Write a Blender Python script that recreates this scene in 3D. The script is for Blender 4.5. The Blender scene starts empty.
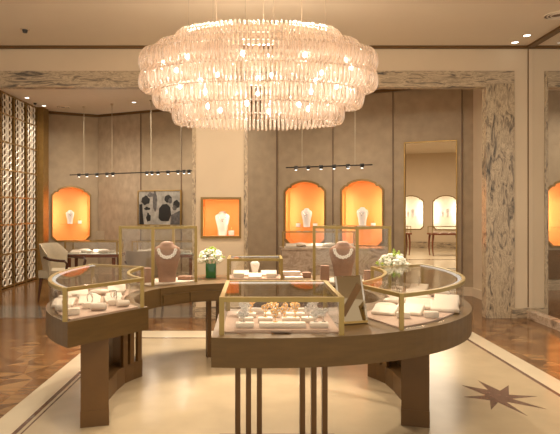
import bpy, bmesh, math, random
from mathutils import Vector, Matrix
random.seed(7)
PI = math.pi
R = math.radians
scene = bpy.context.scene
COL = scene.collection
F = 560.0; CX = 255.0; CY = 210.0; EYE = 1.6

# ------------------------------------------------------------------ materials
def newmat(name):
    m = bpy.data.materials.new(name); m.use_nodes = True
    nt = m.node_tree
    return m, nt, nt.nodes['Principled BSDF']

def mat(name, col, rough=.5, metal=0., var=.0, scale=6., stretch=(1,1,1), bump=0., bscale=60., coat=0., spec=None):
    m, nt, p = newmat(name)
    p.inputs['Roughness'].default_value = rough
    p.inputs['Metallic'].default_value = metal
    if coat: p.inputs['Coat Weight'].default_value = coat; p.inputs['Coat Roughness'].default_value = .04
    if spec is not None: p.inputs['Specular IOR Level'].default_value = spec
    tc = nt.nodes.new('ShaderNodeTexCoord')
    mp = nt.nodes.new('ShaderNodeMapping'); mp.inputs['Scale'].default_value = stretch
    nt.links.new(tc.outputs['Object'], mp.inputs['Vector'])
    n = nt.nodes.new('ShaderNodeTexNoise'); n.inputs['Scale'].default_value = scale; n.inputs['Detail'].default_value = 5
    nt.links.new(mp.outputs[0], n.inputs['Vector'])
    r = nt.nodes.new('ShaderNodeValToRGB')
    r.color_ramp.elements[0].position = .3; r.color_ramp.elements[1].position = .7
    a = max(var, .02)
    r.color_ramp.elements[0].color = tuple(c*(1-a) for c in col)+(1,)
    r.color_ramp.elements[1].color = tuple(min(1, c*(1+a)) for c in col)+(1,)
    nt.links.new(n.outputs['Fac'], r.inputs['Fac']); nt.links.new(r.outputs['Color'], p.inputs['Base Color'])
    if bump:
        n2 = nt.nodes.new('ShaderNodeTexNoise'); n2.inputs['Scale'].default_value = bscale
        nt.links.new(mp.outputs[0], n2.inputs['Vector'])
        b = nt.nodes.new('ShaderNodeBump'); b.inputs['Strength'].default_value = bump; b.inputs['Distance'].default_value = .01
        nt.links.new(n2.outputs['Fac'], b.inputs['Height']); nt.links.new(b.outputs[0], p.inputs['Normal'])
    return m

def marble(name, base, mid, vein, scale=3., stretch=(1,1,1), rough=.15, lo=.40, hi=.56, dist=1.2):
    m, nt, p = newmat(name)
    p.inputs['Roughness'].default_value = rough
    tc = nt.nodes.new('ShaderNodeTexCoord')
    mp = nt.nodes.new('ShaderNodeMapping'); mp.inputs['Scale'].default_value = stretch
    nt.links.new(tc.outputs['Object'], mp.inputs['Vector'])
    n = nt.nodes.new('ShaderNodeTexNoise'); n.inputs['Scale'].default_value = scale
    n.inputs['Detail'].default_value = 9; n.inputs['Roughness'].default_value = .68; n.inputs['Distortion'].default_value = dist
    nt.links.new(mp.outputs[0], n.inputs['Vector'])
    r = nt.nodes.new('ShaderNodeValToRGB'); cr = r.color_ramp
    cr.elements[0].position = lo-.07; cr.elements[0].color = vein+(1,)
    cr.elements[1].position = hi+.14; cr.elements[1].color = base+(1,)
    e = cr.elements.new(lo+.03); e.color = mid+(1,)
    e = cr.elements.new(hi-.04); e.color = base+(1,)
    e = cr.elements.new(hi+.01); e.color = mid+(1,)
    e = cr.elements.new(hi+.05); e.color = tuple(c*.97 for c in base)+(1,)
    nt.links.new(n.outputs['Fac'], r.inputs['Fac']); nt.links.new(r.outputs['Color'], p.inputs['Base Color'])
    return m

def wood(name, c1, c2, rot, rough=.16):
    m, nt, p = newmat(name)
    p.inputs['Roughness'].default_value = rough
    tc = nt.nodes.new('ShaderNodeTexCoord')
    mp = nt.nodes.new('ShaderNodeMapping'); mp.inputs['Rotation'].default_value = (0, 0, R(rot)); mp.inputs['Scale'].default_value = (2, 22, 2)
    nt.links.new(tc.outputs['Object'], mp.inputs['Vector'])
    n = nt.nodes.new('ShaderNodeTexNoise'); n.inputs['Scale'].default_value = 1.6; n.inputs['Detail'].default_value = 6
    nt.links.new(mp.outputs[0], n.inputs['Vector'])
    r = nt.nodes.new('ShaderNodeValToRGB')
    r.color_ramp.elements[0].position = .32; r.color_ramp.elements[1].position = .68
    r.color_ramp.elements[0].color = c1+(1,); r.color_ramp.elements[1].color = c2+(1,)
    nt.links.new(n.outputs['Fac'], r.inputs['Fac']); nt.links.new(r.outputs['Color'], p.inputs['Base Color'])
    return m

def emit(name, col, s):
    m = bpy.data.materials.new(name); m.use_nodes = True; nt = m.node_tree
    nt.nodes.clear(); o = nt.nodes.new('ShaderNodeOutputMaterial'); e = nt.nodes.new('ShaderNodeEmission')
    e.inputs['Color'].default_value = col+(1,); e.inputs['Strength'].default_value = s
    nt.links.new(e.outputs[0], o.inputs['Surface']); return m

def thin_glass(name, tint, refl=.35, blend=.5, rough=.02):
    m = bpy.data.materials.new(name); m.use_nodes = True; nt = m.node_tree
    nt.nodes.clear(); o = nt.nodes.new('ShaderNodeOutputMaterial')
    t = nt.nodes.new('ShaderNodeBsdfTransparent'); t.inputs['Color'].default_value = tint+(1,)
    g = nt.nodes.new('ShaderNodeBsdfGlossy'); g.inputs['Roughness'].default_value = rough
    lw = nt.nodes.new('ShaderNodeLayerWeight'); lw.inputs['Blend'].default_value = .5
    pw = nt.nodes.new('ShaderNodeMath'); pw.operation = 'POWER'; pw.inputs[1].default_value = 4.
    nt.links.new(lw.outputs['Facing'], pw.inputs[0])
    ml = nt.nodes.new('ShaderNodeMath'); ml.operation = 'MULTIPLY_ADD'; ml.inputs[1].default_value = refl; ml.inputs[2].default_value = .03
    nt.links.new(pw.outputs[0], ml.inputs[0])
    mx = nt.nodes.new('ShaderNodeMixShader')
    nt.links.new(ml.outputs[0], mx.inputs['Fac']); nt.links.new(t.outputs[0], mx.inputs[1]); nt.links.new(g.outputs[0], mx.inputs[2])
    nt.links.new(mx.outputs[0], o.inputs['Surface']); return m

def crystal(name, frac_clear, col):
    m = bpy.data.materials.new(name); m.use_nodes = True; nt = m.node_tree
    nt.nodes.clear(); o = nt.nodes.new('ShaderNodeOutputMaterial')
    t = nt.nodes.new('ShaderNodeBsdfTransparent'); t.inputs['Color'].default_value = (.98, .95, .91, 1)
    d = nt.nodes.new('ShaderNodeBsdfTranslucent'); d.inputs['Color'].default_value = col+(1,)
    d2 = nt.nodes.new('ShaderNodeBsdfDiffuse'); d2.inputs['Color'].default_value = col+(1,)
    g = nt.nodes.new('ShaderNodeBsdfGlossy'); g.inputs['Roughness'].default_value = .12; g.inputs['Color'].default_value = (1, .95, .9, 1)
    m1 = nt.nodes.new('ShaderNodeMixShader'); m1.inputs['Fac'].default_value = .5
    nt.links.new(d.outputs[0], m1.inputs[1]); nt.links.new(d2.outputs[0], m1.inputs[2])
    m2 = nt.nodes.new('ShaderNodeMixShader'); m2.inputs['Fac'].default_value = .35
    nt.links.new(m1.outputs[0], m2.inputs[1]); nt.links.new(g.outputs[0], m2.inputs[2])
    lw = nt.nodes.new('ShaderNodeLayerWeight'); lw.inputs['Blend'].default_value = .45
    rmp = nt.nodes.new('ShaderNodeMapRange'); rmp.inputs['To Min'].default_value = 1-frac_clear; rmp.inputs['To Max'].default_value = .95
    nt.links.new(lw.outputs['Facing'], rmp.inputs['Value'])
    m3 = nt.nodes.new('ShaderNodeMixShader')
    nt.links.new(rmp.outputs[0], m3.inputs['Fac']); nt.links.new(t.outputs[0], m3.inputs[1]); nt.links.new(m2.outputs[0], m3.inputs[2])
    nt.links.new(m3.outputs[0], o.inputs['Surface']); return m

M = {}
M['cream'] = mat('cream_plaster', (.66, .53, .37), .6, var=.03, scale=2, bump=.05)
M['ceil'] = mat('ceiling_paint', (.80, .70, .55), .7, var=.02, scale=1)
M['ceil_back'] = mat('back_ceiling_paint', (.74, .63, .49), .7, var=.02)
M['taupe'] = mat('taupe_wall_fabric', (.40, .305, .195), .55, var=.10, scale=5, bump=.3, bscale=40)
M['taupe2'] = mat('patterned_wallpaper', (.43, .33, .225), .55, var=.13, scale=9, stretch=(1, 1, .6), bump=.2, bscale=30)
M['seam'] = mat('seam_brown', (.20, .13, .08), .6)  # dark brown of panel joints, vent plates and suspension wires
M['gap'] = mat('bronze_gap', (.17, .095, .035), .4, .5)
M['marble'] = marble('veined_marble', (.60, .47, .31), (.28, .215, .145), (.045, .04, .032), 6., (2.2, 1, .55), .18)
M['marble_h'] = marble('veined_marble_lintel', (.60, .47, .31), (.28, .215, .145), (.07, .06, .05), 5., (.5, 1, 3.0), .45)
M['marble_b'] = marble('counter_marble', (.60, .47, .35), (.40, .29, .2), (.12, .08, .05), 2.6, (1, 1, 1.6), .2)
M['marble_d'] = marble('threshold_marble', (.24, .20, .15), (.13, .11, .09), (.05, .045, .04), 4, (1, 2, 1), .12)
M['floor_m'] = mat('beige_marble_floor', (.40, .31, .19), .22, var=.07, scale=3.5)
M['floor_c'] = mat('cream_marble_border', (.57, .475, .33), .2, var=.04, scale=3)
M['inlay'] = mat('brown_marble_inlay', (.13, .07, .05), .12, var=.2, scale=20)
M['w1'] = wood('parquet_oak', (.115, .054, .021), (.23, .115, .043), 0)
M['w2'] = wood('parquet_dark', (.075, .032, .012), (.15, .068, .024), 55)
M['w3'] = wood('parquet_honey', (.16, .082, .031), (.29, .155, .06), -40)
M['w4'] = wood('parquet_red', (.12, .052, .018), (.20, .092, .033), 90)
M['bronze'] = mat('brushed_bronze_lacquer', (.125, .071, .021), .42, .2, var=.12, scale=5, stretch=(1, 1, 5))
M['bronze_l'] = mat('bronze_leg', (.135, .068, .020), .40, .2, var=.1, scale=4)
M['brass'] = mat('satin_brass', (.37, .265, .09), .33, .55, var=.05, scale=20)
M['brass_d'] = mat('dark_gold', (.40, .26, .09), .38, .75, var=.1, scale=12)
M['brass_b'] = mat('gold_niche_frame', (.27, .175, .06), .45, .4, var=.05)
M['glass'] = thin_glass('case_glass', (.985, .985, .975))
M['lid'] = thin_glass('case_lid_glass', (.97, .96, .93), .5)
M['pane'] = thin_glass('partition_glass', (.99, .99, .985), .25)
M['crystal'] = crystal('clear_crystal', .70, (.93, .82, .73))
M['led'] = emit('led_white', (1, .94, .86), 1.3)
M['bulb'] = emit('bulb_glow', (1, .92, .80), 26)
M['down'] = emit('downlight_glow', (1, .95, .86), 5)
M['pink'] = mat('blush_suede', (.43, .30, .225), .8, var=.04, scale=30)
M['white'] = mat('ivory_leather', (.64, .545, .45), .45, var=.02)
M['porc'] = mat('white_porcelain', (.88, .83, .78), .25)
M['bust'] = mat('taupe_suede_bust', (.30, .17, .11), .75, var=.06, scale=25)
M['orange'] = mat('orange_lacquer', (.93, .42, .12), .6, var=.03)
M['ivory_n'] = mat('ivory_niche', (.9, .83, .7), .5)
M['green'] = mat('green_glass_vase', (.015, .12, .02), .08, coat=.5)
M['clearv'] = thin_glass('clear_vase_glass', (.90, .93, .88), 1.0)
M['petal'] = mat('white_hydrangea', (.88, .87, .74), .6, var=.06, scale=40)
M['petal_g'] = mat('lime_petals', (.42, .55, .10), .6, var=.15, scale=40)
M['leaf'] = mat('leaf_green', (.14, .30, .05), .5, var=.2)
M['dwood'] = mat('dark_walnut', (.085, .035, .02), .25, var=.2, scale=8, stretch=(1, 6, 1))
M['rwood'] = mat('red_mahogany', (.20, .07, .035), .25, var=.2, scale=8)
M['uphol'] = mat('cream_upholstery', (.55, .47, .34), .8, var=.04, scale=30, bump=.15)
M['uphol2'] = mat('taupe_upholstery', (.33, .25, .17), .8, var=.06, scale=30)
M['silver'] = mat('polished_silver', (.80, .78, .75), .15, 1.)
M['gold'] = mat('polished_gold', (.92, .60, .26), .25, 1.)
M['mirror'] = mat('mirror_dark_tint', (.36, .28, .18), .03, 1.)  # brown tint stands in for the dark surroundings the glass would reflect
M['black'] = mat('black_metal', (.03, .025, .02), .4, .3)
M['photo_l'] = mat('print_pale_grey', (.36, .335, .29), .5, var=.35, scale=7)
M['photo_m'] = mat('print_mid_grey', (.11, .10, .095), .5, var=.4, scale=14)
M['photo_d'] = mat('print_black', (.018, .017, .016), .5)
M['lattice'] = mat('pale_gold_lattice', (.90, .82, .68), .35, .15, var=.06)
M['latback'] = mat('amber_screen_panel', (.17, .095, .035), .22, .3, var=.35, scale=4)
M['teal'] = mat('pale_case_lining', (.66, .70, .64), .6)

# ------------------------------------------------------------------ helpers
def tag(o, label=None, cat=None, group=None, kind=None):
    if label: o['label'] = label
    if cat: o['category'] = cat
    if group: o['group'] = group
    if kind: o['kind'] = kind
    return o

def thing(name, loc, label=None, cat=None, group=None, rz=0.):
    o = bpy.data.objects.new(name, None); COL.objects.link(o)
    o.empty_display_size = .1
    o.location = loc; o.rotation_euler = (0, 0, rz)
    return tag(o, label, cat, group)

def rootmat(o):
    m = Matrix.Identity(4)
    while o is not None:
        m = Matrix.Translation(o.location) @ o.rotation_euler.to_matrix().to_4x4() @ m
        o = o.parent
    return m

class MB:
    def __init__(s): s.bm = bmesh.new()
    def box(s, c, d, rz=0., bevel=0., rx=0., ry=0.):
        r = bmesh.ops.create_cube(s.bm, size=1.)
        vs = r['verts']
        bmesh.ops.scale(s.bm, vec=d, verts=vs)
        if bevel:
            es = list({e for v in vs for e in v.link_edges})
            rb = bmesh.ops.bevel(s.bm, geom=es, offset=bevel, segments=2, affect='EDGES', profile=.7)
            vs = list({v for v in rb['verts']} | {v for v in vs if v.is_valid})
        m = Matrix.Translation(c) @ Matrix.Rotation(rz, 4, 'Z') @ Matrix.Rotation(rx, 4, 'X') @ Matrix.Rotation(ry, 4, 'Y')
        bmesh.ops.transform(s.bm, matrix=m, verts=vs); return s
    def b2(s, x0, x1, y0, y1, z0, z1, bevel=0.):
        return s.box(((x0+x1)/2, (y0+y1)/2, (z0+z1)/2), (x1-x0, y1-y0, z1-z0), bevel=bevel)
    def cone(s, p0, p1, r0, r1, n=12):
        p0 = Vector(p0); p1 = Vector(p1); d = p1-p0; L = d.length
        q = Vector((0, 0, 1)).rotation_difference(d).to_matrix().to_4x4()
        bmesh.ops.create_cone(s.bm, cap_ends=True, segments=n, radius1=r0, radius2=r1, depth=L,
                              matrix=Matrix.Translation((p0+p1)/2) @ q); return s
    def cyl(s, p0, p1, r, n=12): return s.cone(p0, p1, r, r, n)
    def sph(s, c, r, u=10, v=7, sc=(1, 1, 1)):
        bmesh.ops.create_uvsphere(s.bm, u_segments=u, v_segments=v, radius=r,
                                  matrix=Matrix.Translation(c) @ Matrix.Diagonal(sc+(1,))); return s
    def rings(s, rows, cap=True):
        """rows: list of lists of points, same length, closed rows."""
        vr = [[s.bm.verts.new(p) for p in row] for row in rows]
        n = len(rows[0])
        for a, b in zip(vr, vr[1:]):
            for i in range(n):
                s.bm.faces.new((a[i], a[(i+1) % n], b[(i+1) % n], b[i]))
        if cap:
            s.bm.faces.new(list(reversed(vr[0]))); s.bm.faces.new(vr[-1])
        return s
    def lathe(s, prof, c=(0, 0, 0), n=20, sx=1., sy=1.):
        return s.rings([[(c[0]+r*sx*math.cos(2*PI*i/n), c[1]+r*sy*math.sin(2*PI*i/n), c[2]+z) for i in range(n)] for z, r in prof])
    def torus(s, c, Ra, r, axis='Z', n=20, k=6, ra=None, M4=None):
        rows = []
        ra = Ra if ra is None else ra
        for i in range(n):
            a = 2*PI*i/n; row = []
            for j in range(k):
                b = 2*PI*j/k
                p = Vector(((Ra+r*math.cos(b))*math.cos(a), (ra+r*math.cos(b))*math.sin(a), r*math.sin(b)))
                if axis == 'X': p = Vector((p.z, p.x, p.y))
                if axis == 'Y': p = Vector((p.x, p.z, p.y))
                if M4 is not None: p = M4 @ p
                row.append(p+Vector(c))
            rows.append(row)
        rows.append(rows[0])
        vr = [[s.bm.verts.new(p) for p in row] for row in rows[:-1]]
        vr.append(vr[0])
        for a, b in zip(vr, vr[1:]):
            for j in range(k):
                s.bm.faces.new((a[j], a[(j+1) % k], b[(j+1) % k], b[j]))
        return s
    def tube(s, pts, r, n=8, r1=None):
        pts = [Vector(p) for p in pts]; rows = []
        for i, p in enumerate(pts):
            t = (pts[min(i+1, len(pts)-1)]-pts[max(i-1, 0)]).normalized()
            up = Vector((0, 0, 1)) if abs(t.z) < .9 else Vector((1, 0, 0))
            a = t.cross(up).normalized(); b = a.cross(t)
            rr = r if r1 is None else r+(r1-r)*i/(len(pts)-1)
            rows.append([p+rr*(math.cos(2*PI*j/n)*a+math.sin(2*PI*j/n)*b) for j in range(n)])
        return s.rings(rows)
    def prism(s, pts, z0, z1):
        a = [s.bm.verts.new((x, y, z0)) for x, y in pts]; b = [s.bm.verts.new((x, y, z1)) for x, y in pts]
        n = len(pts)
        s.bm.faces.new(list(reversed(a))); s.bm.faces.new(b)
        for i in range(n): s.bm.faces.new((a[i], a[(i+1) % n], b[(i+1) % n], b[i]))
        return s
    def xprism(s, pts, y0, y1):
        """pts in x,z, extruded along y"""
        a = [s.bm.verts.new((x, y0, z)) for x, z in pts]; b = [s.bm.verts.new((x, y1, z)) for x, z in pts]
        n = len(pts)
        s.bm.faces.new(a); s.bm.faces.new(list(reversed(b)))
        for i in range(n): s.bm.faces.new((b[i], b[(i+1) % n], a[(i+1) % n], a[i]))
        return s
    def strip(s, O, I, z0, z1):
        """solid band between polylines O and I"""
        n = len(O)
        q = [[s.bm.verts.new((p[0], p[1], z)) for p in L] for L in (O, I) for z in (z0, z1)]
        o0, o1, i0, i1 = q
        for k in range(n-1):
            s.bm.faces.new((o1[k], o1[k+1], i1[k+1], i1[k]))
            s.bm.faces.new((o0[k], i0[k], i0[k+1], o0[k+1]))
            s.bm.faces.new((o0[k], o0[k+1], o1[k+1], o1[k]))
            s.bm.faces.new((i0[k], i1[k], i1[k+1], i0[k+1]))
        s.bm.faces.new((o0[0], o1[0], i1[0], i0[0])); s.bm.faces.new((o0[-1], i0[-1], i1[-1], o1[-1]))
        return s
    def wallrun(s, pts, z0, z1, t):
        """vertical sheet following pts in plan, thickness t"""
        n = len(pts); off = []
        for i, p in enumerate(pts):
            a = Vector(pts[max(i-1, 0)][:2]); b = Vector(pts[min(i+1, n-1)][:2]); d = (b-a).normalized()
            off.append(Vector((-d.y, d.x)))
        O = [(p[0]+o.x*t/2, p[1]+o.y*t/2) for p, o in zip(pts, off)]
        I = [(p[0]-o.x*t/2, p[1]-o.y*t/2) for p, o in zip(pts, off)]
        return s.strip(O, I, z0, z1)
    def build(s, name, m, parent=None, smooth=False, origin=None, mats=None):
        bmesh.ops.recalc_face_normals(s.bm, faces=s.bm.faces)
        if parent is not None:
            inv = rootmat(parent).inverted(); bmesh.ops.transform(s.bm, matrix=inv, verts=s.bm.verts)
        elif origin is not None:
            bmesh.ops.translate(s.bm, vec=-Vector(origin), verts=s.bm.verts)
        me = bpy.data.meshes.new(name); s.bm.to_mesh(me); s.bm.free()
        for mm in (mats or [m]): me.materials.append(mm)
        if smooth:
            for p in me.polygons: p.use_smooth = True
            try: me.set_sharp_from_angle(angle=R(40))
            except Exception: pass
        o = bpy.data.objects.new(name, me); COL.objects.link(o)
        if parent is not None: o.parent = parent
        elif origin is not None: o.location = origin
        return o

def struct(o): o['kind'] = 'structure'; return o

CH = {}
def copy_tree(o, parent=None):
    c = o.copy(); COL.objects.link(c)
    if parent is not None: c.parent = parent
    for k in ('label', 'category', 'group'):
        if parent is None and k in c: del c[k]
    for ch in [x for x in list(bpy.data.objects) if x.parent == o]:
        copy_tree(ch, c)
    return c

def spot_area(loc, size, power, col=(1, .82, .62), rot=(0, 0, 0), spread=PI, shape='DISK', name='lamp'):
    l = bpy.data.lights.new(name, 'AREA'); l.shape = shape; l.size = size; l.energy = power; l.color = col; l.spread = spread
    o = bpy.data.objects.new(name, l); COL.objects.link(o); o.location = loc; o.rotation_euler = rot; return o
def point(loc, power, r=.04, col=(1, .86, .69), name='lamp'):
    l = bpy.data.lights.new(name, 'POINT'); l.energy = power; l.shadow_soft_size = r; l.color = col
    o = bpy.data.objects.new(name, l); COL.objects.link(o); o.location = loc; return o

# ------------------------------------------------------------------ room shell
ZC = 4.03
YB = 8.3
P1 = Vector((-3.95, 14.1)); P2 = Vector((4.06, 10.42))
UW = (P2-P1).normalized(); WA = math.atan2(UW.y, UW.x)
P0 = Vector((-5.25, 13.43)); UL = (P1-P0).normalized(); LA = math.atan2(UL.y, UL.x)
def hit(px, A, U):
    """where the sight line of column px meets a plan line"""
    k = (px-CX)/F       # X = k*Y
    u = (k*A.y-A.x)/(U.x-k*U.y)
    return u
def onwall(px): return hit(px, P1, UW)
def wpos(u, off=0.):
    n = Vector((UW.y, -UW.x)); p = P1+UW*u+n*off
    return p

def wall_holes(name, m, A, ang, width, height, holes, thick=.0):
    bm = bmesh.new()
    def loop(pts):
        vs = [bm.verts.new((x, 0, z)) for x, z in pts]
        return [bm.edges.new((vs[i], vs[(i+1) % len(vs)])) for i in range(len(vs))]
    es = loop([(0, 0), (width, 0), (width, height), (0, height)])
    for h in holes: es += loop(h)
    bmesh.ops.triangle_fill(bm, use_beauty=True, use_dissolve=False, edges=es)
    bmesh.ops.recalc_face_normals(bm, faces=bm.faces)
    for f in bm.faces: pass
    me = bpy.data.meshes.new(name); bm.to_mesh(me); bm.free(); me.materials.append(m)
    o = bpy.data.objects.new(name, me); COL.objects.link(o)
    o.location = (A.x, A.y, 0); o.rotation_euler = (0, 0, ang)
    return struct(o)

def arch(w, h):
    c = .12*w
    pts = [(-w/2+c, 0), (w/2-c, 0), (w/2, c), (w/2, h-.24*w), (.41*w, h-.14*w), (.355*w, h-.14*w), (.33*w, h-.085*w)]
    for i in range(1, 6):
        x = .33*w*(1-i/6); pts.append((x, h-.085*w*(x/(.33*w))**2))
    pts.append((0, h))
    pts += [(-x, z) for x, z in reversed(pts[4:-1])]
    pts += [(-w/2, h-.24*w), (-w/2, c)]
    return pts
def square(w, h): return [(-w/2, 0), (w/2, 0), (w/2, h), (-w/2, h)]

def niche(A2, ang, z0, w, h, shape, label, lining, power, group=None, frame_w=.038, depth=.26, lampcol=(1, .80, .58)):
    r = thing('display_niche', (A2.x, A2.y, z0), label, 'niche', group, ang)
    T = rootmat(r)
    inner = shape(w, h); cx, cz = 0, h/2
    outer = [((x-cx)*(w+2*frame_w)/w, cz+(z-cz)*(h+2*frame_w)/h) for x, z in inner]
    mb = MB(); bm = mb.bm
    rows = []
    for pts, y in ((outer, .0), (outer, -.025), (inner, -.025), (inner, .02)):
        rows.append([T @ Vector((x, y, z)) for x, z in pts])
    mb.rings(rows, cap=False); mb.build('frame', M['brass_b'], r)
    mb = MB(); mb.rings([[T @ Vector((x, y, z)) for x, z in inner] for y in (.0, depth)], cap=False)
    mb.build('lining', M[lining], r)
    mb = MB(); mb.rings([[T @ Vector((x, y, z)) for x, z in inner] for y in (depth, depth+.02)], cap=True)
    mb.build('back_panel', M[lining], r)
    for sx in (-1, 1):      # slim vertical lamps tucked behind both sides of the frame
        l = bpy.data.lights.new('niche_lamp', 'AREA'); l.shape = 'RECTANGLE'; l.size = h*.62; l.size_y = .025; l.energy = power*.24; l.color = lampcol
        o = bpy.data.objects.new('niche_lamp', l); COL.objects.link(o)
        p = T @ Vector((sx*(w/2-.035), .02, h*.5)); d = (T.to_3x3() @ Vector((-sx*.55, 1, 0))).normalized()
        z = -d; x = Vector((0, 0, 1)); y = z.cross(x)
        o.matrix_world = Matrix.Translation(p) @ Matrix((x, y, z)).transposed().to_4x4()
    return r

# prototypes for small pieces ------------------------------------------------
def bust_rows(H, W, D, n=20):
    prof = [(0, .30), (.03, .32), (.18, .32), (.38, .37), (.56, .45), (.70, .50), (.79, .495), (.84, .45), (.88, .35), (.91, .26), (.95, .235), (.98, .18), (.995, .09), (1, .02)]
    return [[(W*r*math.cos(2*PI*i/n), D*(r if r > .25 else r)*math.sin(2*PI*i/n)*(1 if r > .3 else 1.3), H*z) for i in range(n)] for z, r in prof]
def make_white_bust():
    mb = MB(); mb.rings(bust_rows(.40, .24, .13)); r = thing('necklace_bust', (0, 0, 0))
    mb.build('torso', M['porc'], r, smooth=True)
    mb = MB()
    for i in range(11):
        a = PI*(.12+.76*i/10)
        mb.sph((.05*math.cos(a), -.052-.01*math.sin(a), .315-.055*math.sin(a)), .006, 6, 4)
    mb.sph((0, -.066, .235), .012, 8, 6)
    mb.build('pendant_necklace', M['silver'], r, smooth=True)
    return r
WB = [None]
def white_bust(loc, ang, label, s=1., group='white necklace busts in the niches'):
    if WB[0] is None: WB[0] = make_white_bust(); r = WB[0]
    else: r = copy_tree(WB[0])
    r.location = loc; r.rotation_euler = (0, 0, ang); r.scale = (s, s, s)
    tag(r, label, 'bust', group); return r
RS = [None]
def ring_stand(loc, ang, label, s=1., group='small ring stands in the niches'):
    if RS[0] is None:
        r = thing('ring_stand', (0, 0, 0))
        MB().box((0, 0, .0375), (.085, .07, .075), bevel=.008).build('block', M['porc'], r, smooth=True)
        MB().torus((0, 0, .085), .016, .004, 'Y', 14, 5).sph((0, 0, .104), .007, 8, 5).build('ring', M['gold'], r, smooth=True)
        RS[0] = r
    else: r = copy_tree(RS[0])
    r.location = loc; r.rotation_euler = (0, 0, ang); r.scale = (s, s, s)
    tag(r, label, 'ring stand', group); return r

# ---- floors
def parquet():
    bm = bmesh.new(); T = .46
    x0, x1, y0, y1 = -9.0, 11.0, -1.6, 15.4
    nx = int((x1-x0)/T); ny = int((y1-y0)/T)
    for i in range(nx):
        for j in range(ny):
            cx = x0+(i+.5)*T; cy = y0+(j+.5)*T
            k = (i*3+j*5) % 4
            ox = (.16 if (i+j) % 2 else -.16)*T; oy = (.10 if i % 2 else -.12)*T
            ring = [(-.5, -.5), (0, -.5), (.5, -.5), (.5, 0), (.5, .5), (0, .5), (-.5, .5), (-.5, 0)]
            c = bm.verts.new((cx+ox, cy+oy, 0))
            vs = [bm.verts.new((cx+a*T, cy+b*T, 0)) for a, b in ring]
            for q in range(8):
                f = bm.faces.new((c, vs[q], vs[(q+1) % 8])); f.material_index = (q*(1 if k % 2 else 3)+k+(q//3)) % 4
    bmesh.ops.remove_doubles(bm, verts=bm.verts, dist=1e-4)
    me = bpy.data.meshes.new('floor'); bm.to_mesh(me); bm.free()
    for k in ('w1', 'w2', 'w3', 'w4'): me.materials.append(M[k])
    o = bpy.data.objects.new('floor', me); COL.objects.link(o); struct(o)
parquet()
struct(MB().b2(-1.95, 2.85, -1.6, 7.40, -.01, .004).build('floor', M['floor_c']))
struct(MB().b2(-1.70, 2.62, -1.6, 6.97, -.008, .0055).build('floor', M['floor_m']))
mb = MB()
mb.b2(-1.735, -1.70, -1.6, 7.0, -.005, .0065); mb.b2(2.60, 2.64, -1.6, 7.0, -.005, .0065); mb.b2(-1.70, 2.60, 6.96, 7.0, -.005, .0065)
struct(mb.build('trim_1', M['inlay']))
mb = MB()
mb.b2(-1.672, -1.66, -1.6, 6.92, -.005, .0065)
struct(mb.build('trim_2', M['inlay']))
struct(MB().b2(-5.0, -.95, 8.3, 9.3, -.01, .005).build('floor', M['marble_d']))
# star inlay
def fl(px, py): d = F*EYE/(py-CY); return ((px-CX)/F*d, d)
star = [(462, 386), (488, 390.5), (478, 381), (500, 391.5), (508.6, 386), (509, 395.5), (537, 397), (512, 399.5), (547, 410),
        (506, 402.5), (528, 417), (498, 403), (491, 410.6), (490, 401), (464, 397.5), (486, 396)]
mb = MB(); mb.prism([fl(*p) for p in star], .004, .0068)
so = mb.build('floor_star_inlay', M['inlay'], origin=(2.15, 4.8, .0055)); struct(so); so.name = 'trim_3'

# ---- ceilings
struct(MB().b2(-9, 8, -1.6, YB+.12, ZC, ZC+.2).build('ceiling', M['ceil']))
struct(MB().b2(-5.8, 11, YB+.12, 15.5, 3.99, 4.2).build('ceiling', M['ceil_back']))
# ceiling edge channel
struct(MB().b2(-9, 8, YB-.03, YB, ZC-.045, ZC).build('trim_4', M['gap']))
struct(MB().b2(4.02, 4.12, 2.0, YB-.03, ZC-.03, ZC).build('trim_5', M['gap']))
struct(MB().b2(-9, 8, 6.40, 6.56, ZC-.012, ZC).build('trim_6', M['ceil_back']))
# ---- bulkhead wall with openings (plane y = 8.3)
ZM = 3.42; ZT = 3.66
def bh(x0, x1, z0, z1, m, name, y1=YB+.12): return struct(MB().b2(x0, x1, YB, y1, z0, z1).build(name, m))
bh(-9, 8, ZT, ZC+.06, M['cream'], 'wall_front')
struct(MB().b2(-9, -.10, YB-.012, YB+.14, ZM, ZT).build('trim_7', M['marble_h']))
struct(MB().b2(-.10, 3.84, YB-.012, YB+.14, ZM, ZT).build('trim_8', M['marble_h']))
struct(MB().b2(3.42, 3.84, YB-.016, YB+.14, 0, ZM+.05).build('wall_column', M['marble']))
bh(3.84, 4.29, 0, ZT, M['cream'], 'wall_pilaster')
struct(MB().b2(4.04, 4.055, YB-.006, YB, 0.16, ZC-.03).build('trim_9', M['gap']))
struct(MB().b2(4.29, 4.34, YB-.012, YB+.14, 0, ZT).build('trim_10', M['marble']))
struct(MB().b2(4.34, 8, YB-.012, YB+.14, ZM, ZT).build('trim_11', M['marble_h']))
# pier with a square hole
pier = wall_holes('wall_pier', M['cream'], Vector((-.875, YB)), 0., .71, ZT, [[(x+.371, z+1.215) for x, z in square(.53, .54)]])
struct(MB().b2(-.93, -.875, YB-.012, YB+.62, 0, ZM).build('trim_12', M['marble']))
struct(MB().b2(-.165, -.11, YB-.012, YB+.62, 0, ZM).build('trim_13', M['marble']))
struct(MB().b2(-.875, -.165, YB+.58, YB+.62, 0, ZM).build('wall_pier_back', M['taupe']))
struct(MB().b2(-.89, -.15, YB-.03, YB-.001, 0, .17).build('baseboard_pier', M['marble_h']))
struct(MB().b2(3.80, 4.33, YB-.03, YB-.001, 0, .15).build('baseboard_pilaster', M['marble_h']))
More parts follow.
